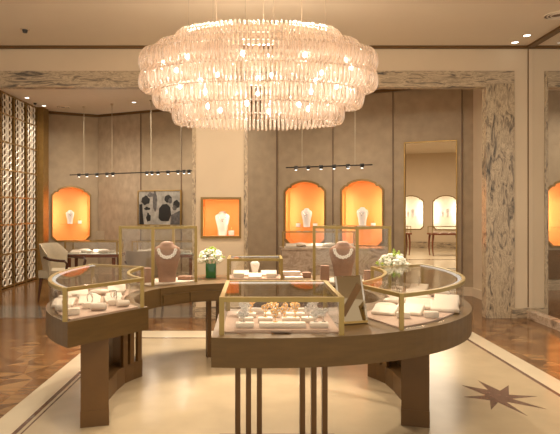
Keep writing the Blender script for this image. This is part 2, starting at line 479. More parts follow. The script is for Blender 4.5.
# glass partition on the right, on a marble curb
struct(MB().b2(4.02, 4.16, 2.0, YB-.03, 0, .11).build('baseboard_right', M['marble_b']))
struct(MB().b2(4.085, 4.095, 2.0, YB-.03, .11, ZC).build('window_1', M['pane']))

# ---- main slanted wall
uC = [onwall(x) for x in (284, 326, 340.5, 384)]
NW = .87; NZ = .89; NH = 1.30
n1 = (uC[0]+uC[1])/2; n2 = (uC[2]+uC[3])/2
nw1 = (uC[1]-uC[0])-.07; nw2 = (uC[3]-uC[2])-.07
d0, d1 = onwall(405), onwall(456); ZD = 2.90
Lw = (P2-P1).length
holes = [[(x+n1, z+NZ) for x, z in arch(nw1, NH)], [(x+n2, z+NZ) for x, z in arch(nw2, NH)],
         [(d0, .001), (d1, .001), (d1, ZD), (d0, ZD)]]
wall_holes('wall_back', M['taupe'], P1, WA, Lw, 4.0, holes)
us = [onwall(x) for x in (98.5, 141)]
def wallbox(u0, u1, z0, z1, y0, y1, m, name='trim_14'):
    c = P1+UW*((u0+u1)/2); n = Vector((UW.y, -UW.x))
    p = c+n*((y0+y1)/2)
    return struct(MB().box((p.x, p.y, (z0+z1)/2), (u1-u0, abs(y1-y0), z1-z0), rz=WA).build(name, m))
wallbox(.02, us[1], .18, 3.93, .0, .02, M['taupe2'], 'wall_paper_panel')
seams = [141, 181.5, 277, 333, 393, 462]
for k, x in enumerate(seams):
    u = onwall(x)
    segs = [(.16, 3.93)]
    wallbox(u-.009, u+.009, .16, 3.93, 0, .024, M['seam'], 'trim_%d' % (15+k))
wallbox(0, Lw, 3.93, 4.0, 0, .05, M['gap'], 'trim_21')
wallbox(0, d0-.05, 0, .16, 0, .03, M['marble_h'], 'baseboard_back')
wallbox(d1+.05, Lw, 0, .16, 0, .03, M['cream'], 'baseboard_back_right')
for a, b, c_, d_ in ((d0-.022, d0, 0, ZD), (d1, d1+.022, 0, ZD), (d0-.022, d1+.022, ZD, ZD+.022)):
    wallbox(a, b, c_, d_, -.10, .02, M['brass_d'], 'trim_22')
# left angled wall
nl0 = hit(51, P0, UL); nl1 = hit(91, P0, UL); nl = (nl0+nl1)/2; nlw = nl1-nl0-.07
wall_holes('wall_left_back', M['taupe'], P0, LA, (P1-P0).length, 4.0, [[(x+nl, z+.86) for x, z in arch(nlw, NH)]])
pc = (P0+P1)/2; nn = Vector((UL.y, -UL.x))
struct(MB().box((pc.x+nn.x*.03, pc.y+nn.y*.03, 3.96), ((P1-P0).length, .05, .07), rz=LA).build('trim_23', M['gap']))
struct(MB().box((pc.x+nn.x*.02, pc.y+nn.y*.02, .08), ((P1-P0).length, .03, .16), rz=LA).build('baseboard_left_back', M['marble_h']))
# side wall between back wall and column, and the room beyond the partition
struct(MB().b2(4.06, 4.12, YB+.14, 10.46, 0, 4.0).build('wall_side', M['cream']))
struct(MB().b2(4.03, 4.06, YB+.14, 10.40, 0, .16).build('baseboard_side', M['cream']))
rx = 5.86; rn = .87
wall_holes('wall_right_back', M['taupe'], Vector((4.12, 11.2)), 0., 6., 4.0, [[(x+(rx+rn/2-4.12), z+NZ) for x, z in arch(rn, NH)]])
struct(MB().b2(4.12, 10, 11.15, 11.2, .0, .2).build('baseboard_right_back', M['marble_h']))
struct(MB().b2(4.12, 10, 11.17, 11.2, .22, .80).build('trim_24', M['bronze_l']))

# niches
niche(P0+UL*nl, LA, .86, nlw, NH, arch, 'orange arched niche on the far left wall behind the cream armchair', 'orange', 9, 'orange arched niches')
a = P1+UW*n1; niche(a, WA, NZ, nw1, NH, arch, 'orange arched niche on the back wall, the one nearer the square pillar niche', 'orange', 9, 'orange arched niches')
a = P1+UW*n2; niche(a, WA, NZ, nw2, NH, arch, 'orange arched niche on the back wall, nearest the tall doorway', 'orange', 9, 'orange arched niches')
niche(Vector((rx+rn/2, 11.2)), 0., NZ, rn, NH, arch, 'orange niche at the right edge of the picture, beyond the pilaster', 'orange', 14, 'orange arched niches')
niche(Vector((-.504, YB)), 0., 1.215, .53, .54, square, 'square gold framed orange niche in the cream pillar', 'orange', 3.2, None, .035, .30)

def shelf(A2, ang, z, w, label):
    n = Vector((math.cos(ang), math.sin(ang))); back = Vector((-n.y, n.x))
    p = A2+back*.13
    o = MB().box((p.x, p.y, z-.008), (w, .20, .014), rz=ang).build('glass_shelf', M['lid'], origin=(p.x, p.y, z-.008))
    tag(o, label, 'shelf', 'glass shelves in the arched niches')
    return p
p = shelf(P0+UL*nl, LA, 1.26, .5, 'glass shelf in the far left orange niche')
white_bust((p.x-.01, p.y, 1.26), LA, 'white necklace bust in the far left orange niche', .85)
q = p+UL*.22; ring_stand((q.x, q.y, 1.26), LA, 'small ring stand beside the bust in the far left niche')
a = P1+UW*n1; p = shelf(a, WA, 1.24, .60, 'glass shelf in the back wall niche nearer the pillar')
white_bust((p.x, p.y, 1.24), WA, 'white necklace bust flanked by two ring stands, in a back wall niche', 1.0)
for s, t in ((-.19, 'left'), (.19, 'right')):
    q = p+UW*s; ring_stand((q.x, q.y, 1.24), WA, 'small ring stand on the %s of the bust in the niche nearer the pillar' % t)
a = P1+UW*n2; p = shelf(a, WA, 1.26, .60, 'glass shelf in the back wall niche nearest the doorway')
white_bust((p.x-.02, p.y, 1.26), WA, 'white necklace bust with a single ring stand, in the niche nearest the doorway', 1.0)
q = p+UW*.20; ring_stand((q.x, q.y, 1.26), WA, 'small ring stand right of the bust in the niche nearest the doorway')
white_bust((-.49, YB+.15, 1.217), 0, 'white necklace bust in the square orange pillar niche', .92)
ring_stand((-.355, YB+.10, 1.217), 0, 'ring stand in the square pillar niche, right of the white bust')
p = shelf(Vector((rx+rn/2, 11.2)), 0, 1.26, .5, 'glass shelf in the niche at the right edge')

# ---- room seen through the tall doorway
FA = Vector((3.0, 25.1)); FB = Vector((12.0, 22.0)); UF = (FB-FA).normalized(); FAng = math.atan2(UF.y, UF.x)
fu = [hit(x, FA, UF) for x in (398, 424, 433, 459)]
f1 = (fu[0]+fu[1])/2; f2 = (fu[2]+fu[3])/2; fw = fu[1]-fu[0]-.08
wall_holes('wall_far', M['cream'], FA, FAng, (FB-FA).length, 4.0, [[(x+f, z+.80) for x, z in arch(fw, 1.38)] for f in (f1, f2)])
niche(FA+UF*f1, FAng, .80, fw, 1.38, arch, 'white arched niche in the doorway view, the left one', 'ivory_n', 16, 'white niches seen through the doorway', lampcol=(1, .86, .68))
niche(FA+UF*f2, FAng, .80, fw, 1.38, arch, 'white arched niche in the doorway view, the right one', 'ivory_n', 16, 'white niches seen through the doorway', lampcol=(1, .86, .68))
for f, t in ((f1, 'left'), (f2, 'right')):
    p = shelf(FA+UF*f, FAng, 1.32, .7, 'glass shelf in the %s white niche of the doorway view' % t)
    for i, (s, sc) in enumerate(((-.14, .55), (.08, .85))):
        q = p+UF*s
        white_bust((q.x, q.y, 1.32), FAng, '%s bust in the %s white niche of the doorway view' % (('smaller', 'taller')[i], t), sc, 'busts in the white niches')
struct(MB().b2(1.5, 12, 15.4, 25.5, -.05, .003).build('floor', M['floor_c']))
struct(MB().b2(1.5, 12, 17.9, 18.1, -.005, .006).build('trim_25', M['inlay']))
struct(MB().b2(1.5, 12, 15.5, 25.5, 3.99, 4.2).build('ceiling', M['ceil_back']))
struct(MB().box(((FA.x+FB.x)/2+.0, (FA.y+FB.y)/2-.05, .13), ((FB-FA).length, .04, .26), rz=FAng).build('baseboard_far', M['marble_h']))
struct(MB().b2(1.45, 1.5, 12.2, 25.5, 0, 4).build('wall_far_left', M['cream']))
struct(MB().b2(12, 12.05, 11.3, 22.2, 0, 4).build('wall_far_right', M['cream']))
spot_area((5.5, 19, 3.9), 2.5, 260, (1, .82, .6))
spot_area((5.0, 14, 3.9), 1.5, 60, (1, .82, .6))

def console(loc, rz, w, label, glass=True, group='glass topped consoles in the doorway view'):
    r = thing('display_table', loc, label, 'display table', group, rz); T = rootmat(r)
    def L(mb, *a, **k): return mb
    mb = MB(); mb.box(T @ Vector((0, 0, .76)), (w, .55, .06), rz=rz, bevel=.006); mb.build('table_top', M['rwood'], r)
    for sx in (-1, 1):
        for sy in (-1, 1):
            x = sx*(w/2-.08); y = sy*.2
            pts = [T @ Vector((x+sx*.03*math.sin(t*PI), y, .73*(1-t))) for t in [i/6 for i in range(7)]]
            mb = MB(); mb.tube(pts, .04, 8, .018); mb.build('leg', M['rwood'], r, smooth=True)
    mb = MB()
    for sx in (-1, 1):
        for sy in (-1, 1):
            mb.box(T @ Vector((sx*(w/2-.03), sy*.24, .91)), (.02, .02, .24), rz=rz)
    for sy in (-1, 1): mb.box(T @ Vector((0, sy*.24, 1.02)), (w-.04, .02, .02), rz=rz)
    for sx in (-1, 1): mb.box(T @ Vector((sx*(w/2-.03), 0, 1.02)), (.02, .48, .02), rz=rz)
    mb.build('case_frame', M['brass'], r)
    mb = MB(); mb.box(T @ Vector((0, 0, 1.025)), (w-.05, .46, .008), rz=rz); mb.build('case_glass', M['glass'], r)
    return r
t1 = console((6.65, 19.6, 0.004), 0, 1.1, 'mahogany legged display table under the right white niche in the doorway')
t2 = console((5.05, 19.9, 0.004), 0, .9, 'mahogany display table at the left edge of the doorway view')
for i, x in enumerate((6.3, 6.6, 6.9)):
    o = MB().box((x, 19.55, .816), (.16, .12, .05), bevel=.01).build('ring_pad', M['white'], origin=(x, 19.55, .79))
    tag(o, '%s white ring pad on the right table in the doorway view' % ('left', 'middle', 'right')[i], 'jewellery pad', 'white pads in the doorway view')

# ---- picture on the back wall
up0, up1 = onwall(139.5), onwall(182)
pm = wpos((up0+up1)/2, .045); pw = up1-up0
pic = thing('wall_picture', (pm.x, pm.y, 1.24), 'black and white photograph of a couple in a slim gold frame on back wall', 'picture', None, WA)
T = rootmat(pic)
def pbox(x0, x1, z0, z1, y0, y1, m, name):
    MB().box(T @ Vector(((x0+x1)/2, (y0+y1)/2, (z0+z1)/2)), (x1-x0, y1-y0, z1-z0), rz=WA).build(name, m, pic)
H_ = .82
pbox(-pw/2, pw/2, 0, H_, -.005, .012, M['photo_l'], 'photo_print')
mbf = MB()
for x0, x1, z0, z1 in ((-pw/2, pw/2, H_-.015, H_+.01), (-pw/2, pw/2, -.01, .015), (-pw/2-.01, -pw/2+.015, 0, H_), (pw/2-.015, pw/2+.02, 0, H_)):
    mbf.box(T @ Vector(((x0+x1)/2, -.008, (z0+z1)/2)), (x1-x0, .03, z1-z0), rz=WA)
mbf.build('picture_frame', M['brass_d'], pic)
def sil(pts, m, y, name='printed_figure'):
    a = [(x*pw-pw/2, z*H_) for x, z in pts]
    mb = MB(); mb.xprism(a, y, y+.004); bmesh.ops.transform(mb.bm, matrix=T, verts=mb.bm.verts); mb.build(name, m, pic)
def blob(cx, cz, rx_, rz_, k=14, j=.0):
    return [(cx+rx_*math.cos(2*PI*i/k)*(1+j*math.sin(i*2.3)), cz+rz_*math.sin(2*PI*i/k)*(1+j*math.cos(i*1.7))) for i in range(k)]
sil([(.03, .02), (.03, .60), (.10, .62), (.11, .35), (.14, .02)], M['photo_d'], -.010)
sil(blob(.18, .72, .10, .13, 16, .15), M['photo_d'], -.011)
sil(blob(.30, .88, .07, .07, 12, .2), M['photo_m'], -.011)
sil(blob(.22, .48, .07, .05, 12, .3), M['photo_d'], -.0115)
sil(blob(.25, .22, .05, .13, 12, .25), M['photo_d'], -.0115)
sil(blob(.40, .70, .05, .30, 14, .1), M['photo_m'], -.0105)
sil([(.49, .20), (.50, .48), (.58, .60), (.68, .62), (.76, .52), (.78, .30), (.72, .12), (.55, .12)], M['photo_d'], -.011)
sil(blob(.71, .76, .085, .11, 16, .06), M['photo_d'], -.0112)
sil(blob(.76, .70, .045, .08, 12, .05), M['photo_m'], -.0118)
sil(blob(.90, .60, .075, .12, 16, .1), M['photo_d'], -.0112)
sil(blob(.86, .50, .05, .08, 12, .1), M['photo_m'], -.0118)
sil([(.76, .02), (.78, .30), (.88, .36), (.98, .42), (.98, .02)], M['photo_m'], -.0108)

# ---- lattice screen on the left
scr = thing('lattice_screen', (-5.07, 11, 0), 'tall gold lattice screen of linked rings on the left', 'screen')
MB().b2(-5.22, -5.16, 6.6, 13.0, 0, 3.99).build('backing_panel', M['latback'], scr)
mbf = MB()
ys = [13.0-.62*i for i in range(0, 11)]
for y in ys: mbf.b2(-5.09, -5.05, y-.02, y+.02, 0, 3.98)
zs = [.04, .70, 1.30, 1.86, 2.42, 2.98, 3.54, 3.96]
for z in zs: mbf.b2(-5.085, -5.055, 6.7, 13.0, z-.018, z+.018)
mbf.build('screen_frame', M['brass_d'], scr)
for i, y in enumerate(ys[:-1]):
    mbl = MB()
    for z0, z1 in zip(zs, zs[1:]):
        hgt = z1-z0; n = max(2, round(hgt/.155)); st = hgt/n
        for k in range(n):
            for sgn in (-1, 1):
                zc = z0+st*(k+.5)
                mbl.torus((-5.07, y-.31+sgn*.115, zc), .072, .017, 'X', 10, 4)
            mbl.box((-5.07, y-.31, z0+st*(k+.5)), (.02, .11, .03))
        mbl.box((-5.07, y-.31, (z0+z1)/2), (.018, .03, hgt))
    mbl.build('ring_lattice', M['lattice'], scr)
struct(MB().b2(-5.12, -4.92, 13.02, 13.35, 0, 3.99).build('trim_26', M['brass_d']))
struct(MB().b2(-5.30, -5.24, 6.6, 13.6, 0, 3.99).build('wall_left', M['taupe']))

# ---- ceiling fixtures
def downlight(x, y, z, label, i):
    r = thing('downlight', (x, y, z), label, 'ceiling light', 'recessed downlights')
    MB().torus((x, y, z-.004), .055, .010, 'Z', 18, 5).build('trim_ring', M['cream'], r, smooth=True)
    MB().cyl((x, y, z-.008), (x, y, z-.001), .045, 18).build('lens', M['down'], r)
def ceilpt(px, py, z): d = (z-EYE)*F/(CY-py); return (px-CX)/F*d, d
for (px, py, z, lb) in ((515, 42, ZC, 'downlight nearer the bulkhead, of the pair at upper right'), (527, 35, ZC, 'downlight further forward, of the pair at upper right'),
                        (8, 87.5, 3.99, 'leftmost back room downlight above the lattice screen'), (27, 97.5, 3.99, 'back room downlight, second from the left edge'),
                        (44, 105.5, 3.99, 'back room downlight above the gold corner post'), (134, 102, 3.99, 'back room downlight beside the chandelier')):
    x, y = ceilpt(px, py, z); downlight(x, y, z, lb, 0)
for px, py, z, lb in ((25, 29, ZC, 'dark sprinkler head on the front ceiling at upper left'), (35, 102.5, 3.99, 'dark sprinkler head on the back room ceiling')):
    x, y = ceilpt(px, py, z)
    r = thing('ceiling_sprinkler', (x, y, z), lb, 'sprinkler', 'ceiling sprinklers')
    MB().cyl((x, y, z-.012), (x, y, z-.001), .06, 18).build('rose', M['cream'], r)
    MB().cone((x, y, z-.05), (x, y, z-.012), .028, .036, 12).build('head', M['black'], r)
for px, py, z, lb in ((557, 15, ZC, 'round ceiling vent at the upper right corner'), (63, 107, 3.99, 'round ceiling vent in the back room at left')):
    x, y = ceilpt(px, py, z)
    r = thing('ceiling_vent', (x, y, z), lb, 'vent', 'ceiling vents')
    mb = MB()
    for q in (.07, .11, .15): mb.torus((x, y, z-.006), q, .008, 'Z', 24, 5)
    mb.build('louvre_rings', M['ceil'], r, smooth=True)
    MB().cyl((x, y, z-.004), (x, y, z-.001), .15, 24).build('plate', M['seam'], r)

def track(px0, px1, off, zt, cab, heads, label):
    u0 = hit(px0, P1+Vector((UW.y, -UW.x))*off, UW); u1 = hit(px1, P1+Vector((UW.y, -UW.x))*off, UW)
    A = P1+Vector((UW.y, -UW.x))*off
    def at(px): return A+UW*hit(px, A, UW)
    a, b = A+UW*u0, A+UW*u1; c = (a+b)/2
    r = thing('track_light', (c.x, c.y, zt), label, 'track light', 'suspended track lights', WA)
    MB().box((c.x, c.y, zt), ((b-a).length, .025, .022), rz=WA).build('rail', M['black'], r)
    for x in cab:
        p = at(x); MB().cyl((p.x, p.y, zt), (p.x, p.y, 3.985), .006, 6).build('cable', M['uphol'], r)
        MB().cyl((p.x, p.y, 3.965), (p.x, p.y, 3.989), .03, 10).build('cable_rose', M['cream'], r)
    for x in heads:
        p = at(x)
        h = MB().cyl((p.x-.035, p.y, zt-.005), (p.x+.035, p.y+.0, zt-.0), .032, 10).cone((p.x, p.y, zt-.05), (p.x, p.y, zt-.0), .032, .026, 10).build('lamp_head', M['black'], r, smooth=True)
        MB().cyl((p.x, p.y, zt-.056), (p.x, p.y, zt-.05), .022, 10).build('lens', M['down'], h)
track(70, 193, 1.05, 2.42, (84, 112, 151, 181), (79, 87, 97, 107, 113, 147, 152, 158, 168, 178, 184, 189), 'long black track of small lamps hung at left in front of the picture wall')
track(286, 372.5, 1.05, 2.42, (302, 355), (296, 308, 321, 334, 348, 362), 'shorter black track of six small lamps hung above two orange niches')

for px_, y_off in ((87, 0), (113, 0), (152, 0), (184, 0), (305, 0), (350, 0)):
    A_ = P1+Vector((UW.y, -UW.x))*1.05; p = A_+UW*hit(px_, A_, UW)
    point((p.x, p.y, 2.30), 8.5, .05, (1, .86, .70), name='track_lamp')
# ------------------------------------------------------------------ chandelier
CH_C = Vector((.03, 5.30)); OV = .45
ch = thing('chandelier', (CH_C.x, CH_C.y, 2.4), 'large oval tiered chandelier of clear looped glass hanging above the ring counter', 'chandelier')
lb = MB(); N_, K_ = 16, 6
LH, LWd = .205, .115
rows = []
lb.torus((0, 0, 0), LWd/2-.010, .0105, 'Y', N_, K_, ra=LH/2-.010)
proto = lb.build('glass_loop', M['crystal'], None, smooth=True)
me_loop = proto.data; bpy.data.objects.remove(proto)
tiers = [(3.190, .74, 84), (3.085, .92, 100), (3.00, 1.075, 118), (2.815, 1.075, 118), (2.655, .945, 104), (2.505, .76, 86)]
spots = []
for ti, (zc, a, n) in enumerate(tiers):
    b = a*OV
    # equal arc spacing
    S = 720; acc = [0]
    for i in range(S):
        t0, t1 = 2*PI*i/S, 2*PI*(i+1)/S
        acc.append(acc[-1]+math.hypot(a*(math.cos(t1)-math.cos(t0)), b*(math.sin(t1)-math.sin(t0))))
    j = 0
    for k in range(n):
        tgt = acc[-1]*(k+.5*(ti % 2))/n
        while acc[j+1] < tgt: j += 1
        t = 2*PI*(j+(tgt-acc[j])/(acc[j+1]-acc[j]))/S
        nx, ny = math.cos(t)/a, math.sin(t)/b; L = math.hypot(nx, ny)
        spots.append((CH_C.x+a*math.cos(t), CH_C.y+b*math.sin(t), zc+random.uniform(-.006, .006), math.atan2(ny/L, nx/L)+random.uniform(-.10, .10)))
spots_s = sorted(range(len(spots)), key=lambda i: spots[i][1]+.0*i)
near = set(spots_s[:100])
rest = MB()
base = ch.location
src = [v.co.copy() for v in me_loop.vertices]; fcs = [tuple(p.vertices) for p in me_loop.polygons]
for i, (x, y, z, ang) in enumerate(spots):
    if i in near:
        o = bpy.data.objects.new('glass_loop', me_loop); COL.objects.link(o); o.parent = ch
        o.location = (x-base[0], y-base[1], z-base[2]); o.rotation_euler = (0, 0, ang)
    else:
        m4 = Matrix.Translation((x, y, z)) @ Matrix.Rotation(ang, 4, 'Z')
        vs = [rest.bm.verts.new(m4 @ c) for c in src]
        for f in fcs: rest.bm.faces.new([vs[q] for q in f])
o = rest.build('glass_loop', M['crystal'], ch, smooth=True); o['kind'] = 'stuff'
for zc, a, n in tiers:
    mb = MB()
    pts = 48
    m4 = None
    rowsN = []
    for i in range(pts):
        t = 2*PI*i/pts
        rowsN.append(Vector((CH_C.x+(a-.0)*math.cos(t), CH_C.y+(a*OV)*math.sin(t), zc+LH/2-.03)))
    for i in range(pts): mb.cyl(rowsN[i], rowsN[(i+1) % pts], .006, 5)
    mb.build('hoop', M['silver'], ch)
mb = MB()
mb.lathe([(0, .62), (.02, .62)], (CH_C.x, CH_C.y, 3.25), 32, 1, OV); mb.build('top_plate', M['cream'], ch)
for x, y in ((-.66, .02), (-.42, -.1), (-.40, .1), (-.12, -.15), (.05, .12), (.14, -.1), (.42, .1), (.64, 0)):
    mb = MB(); mb.cyl((CH_C.x+x, CH_C.y+y, 3.27), (CH_C.x+x, CH_C.y+y, ZC), .0013, 6); mb.build('suspension_wire', M['seam'], ch)
bulbs = []
for zc, a, k, ph in ((3.0, .90, 10, .25), (2.80, .74, 8, .0), (2.60, .5, 6, .3)):
    for i in range(k):
        t = 2*PI*(i+ph)/k
        bulbs.append((CH_C.x+a*math.cos(t), CH_C.y+a*OV*math.sin(t), zc))
for i, b in enumerate(bulbs):
    h = MB().cyl((b[0], b[1], b[2]-.01), (b[0], b[1], b[2]+.05), .010, 8).build('lamp_holder', M['silver'], ch)
    MB().sph((b[0], b[1], b[2]-.03), .020, 10, 7, (1, 1, 1.3)).build('bulb', M['bulb'], ch, smooth=True)
for i in range(6):
    t = 2*PI*(i+.5)/6
    point((CH_C.x+.62*math.cos(t), CH_C.y+.62*OV*math.sin(t), 2.86), 2.6, .12, (1, .86, .72), name='chandelier_lamp')

for x in (-.28, 0, .28):  # points added above the top plate to brighten the ceiling, not chandelier bulbs
    point((CH_C.x+x, CH_C.y, 3.36), 30, .10, (1, .86, .70), name='ceiling_fill_light')
# ------------------------------------------------------------------ ring counters
RC = Vector((.03, 5.03)); AO, BO = 1.78, 1.67  # ring and its cases scaled down about the camera, baked into their numbers
HT = .83; AP = .18
def ell(a, b, t):       # slightly squared oval
    c, q = math.cos(R(t)), math.sin(R(t))
    return (RC.x+a*math.copysign(abs(c)**.93, c), RC.y+b*math.copysign(abs(q)**.93, q))
def band(to0, to1, ti0, ti1, ao, bo, ai, bi, n=28):
    O = [ell(ao, bo, to0+(to1-to0)*i/n) for i in range(n+1)]
    I = [ell(ai, bi, ti0+(ti1-ti0)*i/n) for i in range(n+1)]
    return O, I

def counter(label, O, I, group='curved bronze counters of the ring'):
    cx = sum(p[0] for p in O+I)/len(O+I); cy = sum(p[1] for p in O+I)/len(O+I)
    r = thing('ring_counter', (cx, cy, .0055), label, 'counter', group)
    MB().strip(O, I, HT-AP, HT-.012).build('apron', M['bronze'], r)
    MB().strip(O, I, HT-.012, HT).build('counter_top', M['bronze'], r)
    return r
AIl, BIl = 1.095, .905
O1, I1 = band(223.6, 150, 218.1, 150, AO, BO, AIl, BIl)
c1 = counter('left curved counter with the cut end beside the gap in the ring', O1, I1)
O2, I2 = band(149.8, 31, 149.8, 31, AO, BO, AIl, .885)
c2 = counter('back curved counter carrying the two tall glass cases', O2, I2)
O3, I3 = band(30.8, -98.3, 30.8, -104.8, AO, BO, 1.066, .685, 44)
# blend inner edge of the right counter to match the back one
I3 = [ell(1.066+.029*max(0, 1-i/6), (.885 if i < 8 else .885-(.885-.685)*min(1, (i-8)/14)), 30.8+(-104.8-30.8)*i/44) for i in range(45)]
c3 = counter('front and right curved counter carrying the rectangular glass case', O3, I3)

def slab(r, x, y, rz, w=.20, t=.07, label=None):
    MB().box((x, y, (HT-AP+.0)/2+.003), (w, t, HT-AP-.005), rz=rz).build('slab_leg', M['bronze_l'], r)
    MB().box((x, y, .06+.006), (w+.004, t+.004, .12), rz=rz).build('plinth', M['bronze_l'], r)
def bars(r, pts, w=.034):
    for x, y, rz in pts:
        MB().box((x, y, (HT-AP)/2+.003), (w, .06, HT-AP-.005), rz=rz).build('bar_leg', M['bronze_l'], r)
def rail(r, a0, a1, t0, t1, z1=.12, name='base_rail', bs=1.):
    O, I = band(t0, t1, t0, t1, a1, a1*bs, a0, a0*bs, 16)
    MB().strip(O, I, .006, z1).build(name, M['bronze_l'], r)
def pedestal(r, sg):
    slab(r, sg*1.19, 4.16, R(-sg*15), .20, .08)
    inner = [(-1.20, 4.25), (-1.225, 4.50), (-1.225, 4.72), (-1.22, 4.95), (-1.195, 5.15), (-1.14, 5.27), (-1.08, 5.37)]
    outer = [(-1.265, 4.22), (-1.32, 4.50), (-1.37, 4.72), (-1.385, 4.98), (-1.36, 5.22), (-1.32, 5.40), (-1.26, 5.55)]
    inner = [(-sg*x, y) for x, y in inner]; outer = [(-sg*x, y) for x, y in outer]
    MB().strip(outer, inner, .006, .17).build('base_rail', M['bronze_l'], r)
    mid = [(-sg*x, y) for x, y in ((-1.23, 4.25), (-1.28, 4.5), (-1.335, 4.72), (-1.36, 4.95), (-1.335, 5.2), (-1.30, 5.36), (-1.24, 5.50))]
    MB().wallrun(mid, .17, HT-AP-.001, .03).build('support_panel', M['bronze_l'], r)
    for x, y in ((-1.195, 5.12), (-1.155, 5.22), (-1.105, 5.32)):
        MB().box((-sg*x, y, (.17+HT-AP)/2), (.028, .07, HT-AP-.172), rz=R(sg*20)).build('bar_leg', M['bronze_l'], r)
pedestal(c1, -1)
# back counter legs
for t in (113, 108, 72, 67):
    p = ell(1.28, 1.14, t); bars(c2, [(p[0], p[1], R(t+90))], .045)
p = ell(1.30, 1.20, 90); slab(c2, p[0], p[1], 0, .22)
pedestal(c3, 1)
for g in ((-.114, -.043, .029), (.314, .389, .462)):
    bars(c3, [(x, 3.72, 0) for x in g], .034)
MB().b2(-.25, .56, 3.56, 3.95, .006, .025).build('base_plate', M['bronze_l'], c3)
# drawer fronts on the inside of the back counter
def drawer(r, t0, t1, ai, bi):
    n = 8
    P = [ell(ai-.012, bi-.012, t0+(t1-t0)*i/n) for i in range(n+1)]
    Q = [ell(ai, bi, t0+(t1-t0)*i/n) for i in range(n+1)]
    dd = MB().strip(Q, P, HT-AP+.02, HT-.07).build('drawer', M['bronze'], r)
for t0, t1 in ((148, 129), (128, 109.5), (108, 92), (91, 74), (73, 55), (54, 34)): drawer(c2, t0, t1, AIl, .885)

# ------------------------------------------------------------------ glass cases
def case(label, O, I, h, z0=HT, bar=.026, led='I', group=None, lining='pink', glassw=.005, power=.22, frame='brass'):
    loop = O+list(reversed(I))
    cx = sum(p[0] for p in loop)/len(loop); cy = sum(p[1] for p in loop)/len(loop)
    r = thing('glass_case', (cx, cy, z0), label, 'display case', group)
    for p in (O[0], O[-1], I[0], I[-1]):
        MB().b2(p[0]-bar/2-.001, p[0]+bar/2+.001, p[1]-bar/2-.001, p[1]+bar/2+.001, z0, z0+h+.001).build('post', M[frame], r)
    zt = z0+h
    for pts, nm in ((O, 'top_rail'), (I, 'top_rail'), ([O[0], I[0]], 'top_rail'), ([O[-1], I[-1]], 'top_rail')):
        MB().wallrun(pts, zt-bar, zt, bar).build(nm, M[frame], r, smooth=len(pts) > 4)
    for pts in (O, I, [O[0], I[0]], [O[-1], I[-1]]):
        MB().wallrun(pts, z0+.002, zt-bar, glassw).build('glass_panel', M['glass'], r, smooth=len(pts) > 4)
    MB().strip(O, I, zt-.006, zt-.001).build('glass_lid', M['lid'], r)
    # display pad, slightly inset
    f = .06
    def mix(a, b, t): return (a[0]+(b[0]-a[0])*t, a[1]+(b[1]-a[1])*t)
    Oi = [mix(a, b, f) for a, b in zip(O, I)]; Ii = [mix(b, a, f) for a, b in zip(O, I)]
    MB().strip(Oi, Ii, z0+.0005, z0+.010).build('display_pad', M[lining], r)
    if led:
        L = {'I': I, 'O': O}[led]; K = {'I': O, 'O': I}[led]
        Lp = [mix(a, b, .045) for a, b in zip(L, K)]
        MB().wallrun(Lp, zt-.016, zt-.007, .026).build('light_strip', M['led'], r)
    if power:
        m = len(O)//2
        for q in ([m] if len(O) < 4 else [len(O)//4, 3*len(O)//4]):
            pm_ = mix(O[q-1 if len(O) < 4 else q], I[q], .5) if len(O) > 3 else (cx, cy)
            l = spot_area((pm_[0], pm_[1], zt-.03), .22, power, (1, .88, .74), name='case_fill_light')  # area light added under the lid to brighten the case, no fitting modelled
    return r
def bandc(t0o, t1o, t0i, t1i, ao, bo, ai, bi, n=18): return band(t0o, t1o, t0i, t1i, ao, bo, ai, bi, n)
HV = .233
# left case
VO1, VI1 = bandc(222.3, 162, 217.2, 164, AO-.055, BO-.03, AIl+.045, BIl+.045)
VO1 = [(RC.x+(p[0]-RC.x)*(1+.028*(1-i/18)**2), RC.y+(p[1]-RC.y)*(1+.028*(1-i/18)**2)) for i, p in enumerate(VO1)]
case('low curved glass case on the left counter, by the gap in the ring', VO1, VI1, HV, led='O', group=None)
# right case
VO4, VI4 = bandc(18, -59.5, 16, -44, AO-.065, BO-.035, AIl+.03, 1.05)
n = len(VI4)-1
for i in range(n+1):
    t = 16+(-50-16)*i/n; ff = i/n
    VI4[i] = (RC.x+(1.123-.02*ff)*math.cos(R(t)), RC.y+(.97+.21*ff)*math.sin(R(t)))
case('low curved glass case on the right counter, beside the tilted mirror', VO4, VI4, HV, led='O')
# front rectangular case
case('low rectangular glass case on the front counter, full of brooches', [(-.205, 3.455), (.533, 3.455)], [(-.205, 4.26), (.533, 4.26)], HV, led='I', power=.35, bar=.029)
# small case at the back
case('small rectangular glass case on the back counter between the tall cases', [(-.295, 6.62), (.295, 6.62)], [(-.295, 6.18), (.295, 6.18)], HV, led='O', power=.12, bar=.026)
# tall cases
TH = .60
def tri(s): return ([(s*1.425, 5.93), (s*.93, 6.38)], [(s*1.037, 5.69), (s*.633, 6.0)])
Oa, Ia = tri(-1); case('tall gold framed glass case at left holding a taupe bust', Oa, Ia, TH, led=None, power=.6, lining='white', bar=.027)
Ob, Ib = tri(1); case('tall gold framed glass case at right holding a taupe bust', Ob, Ib, TH, led=None, power=.6, lining='white', bar=.027)

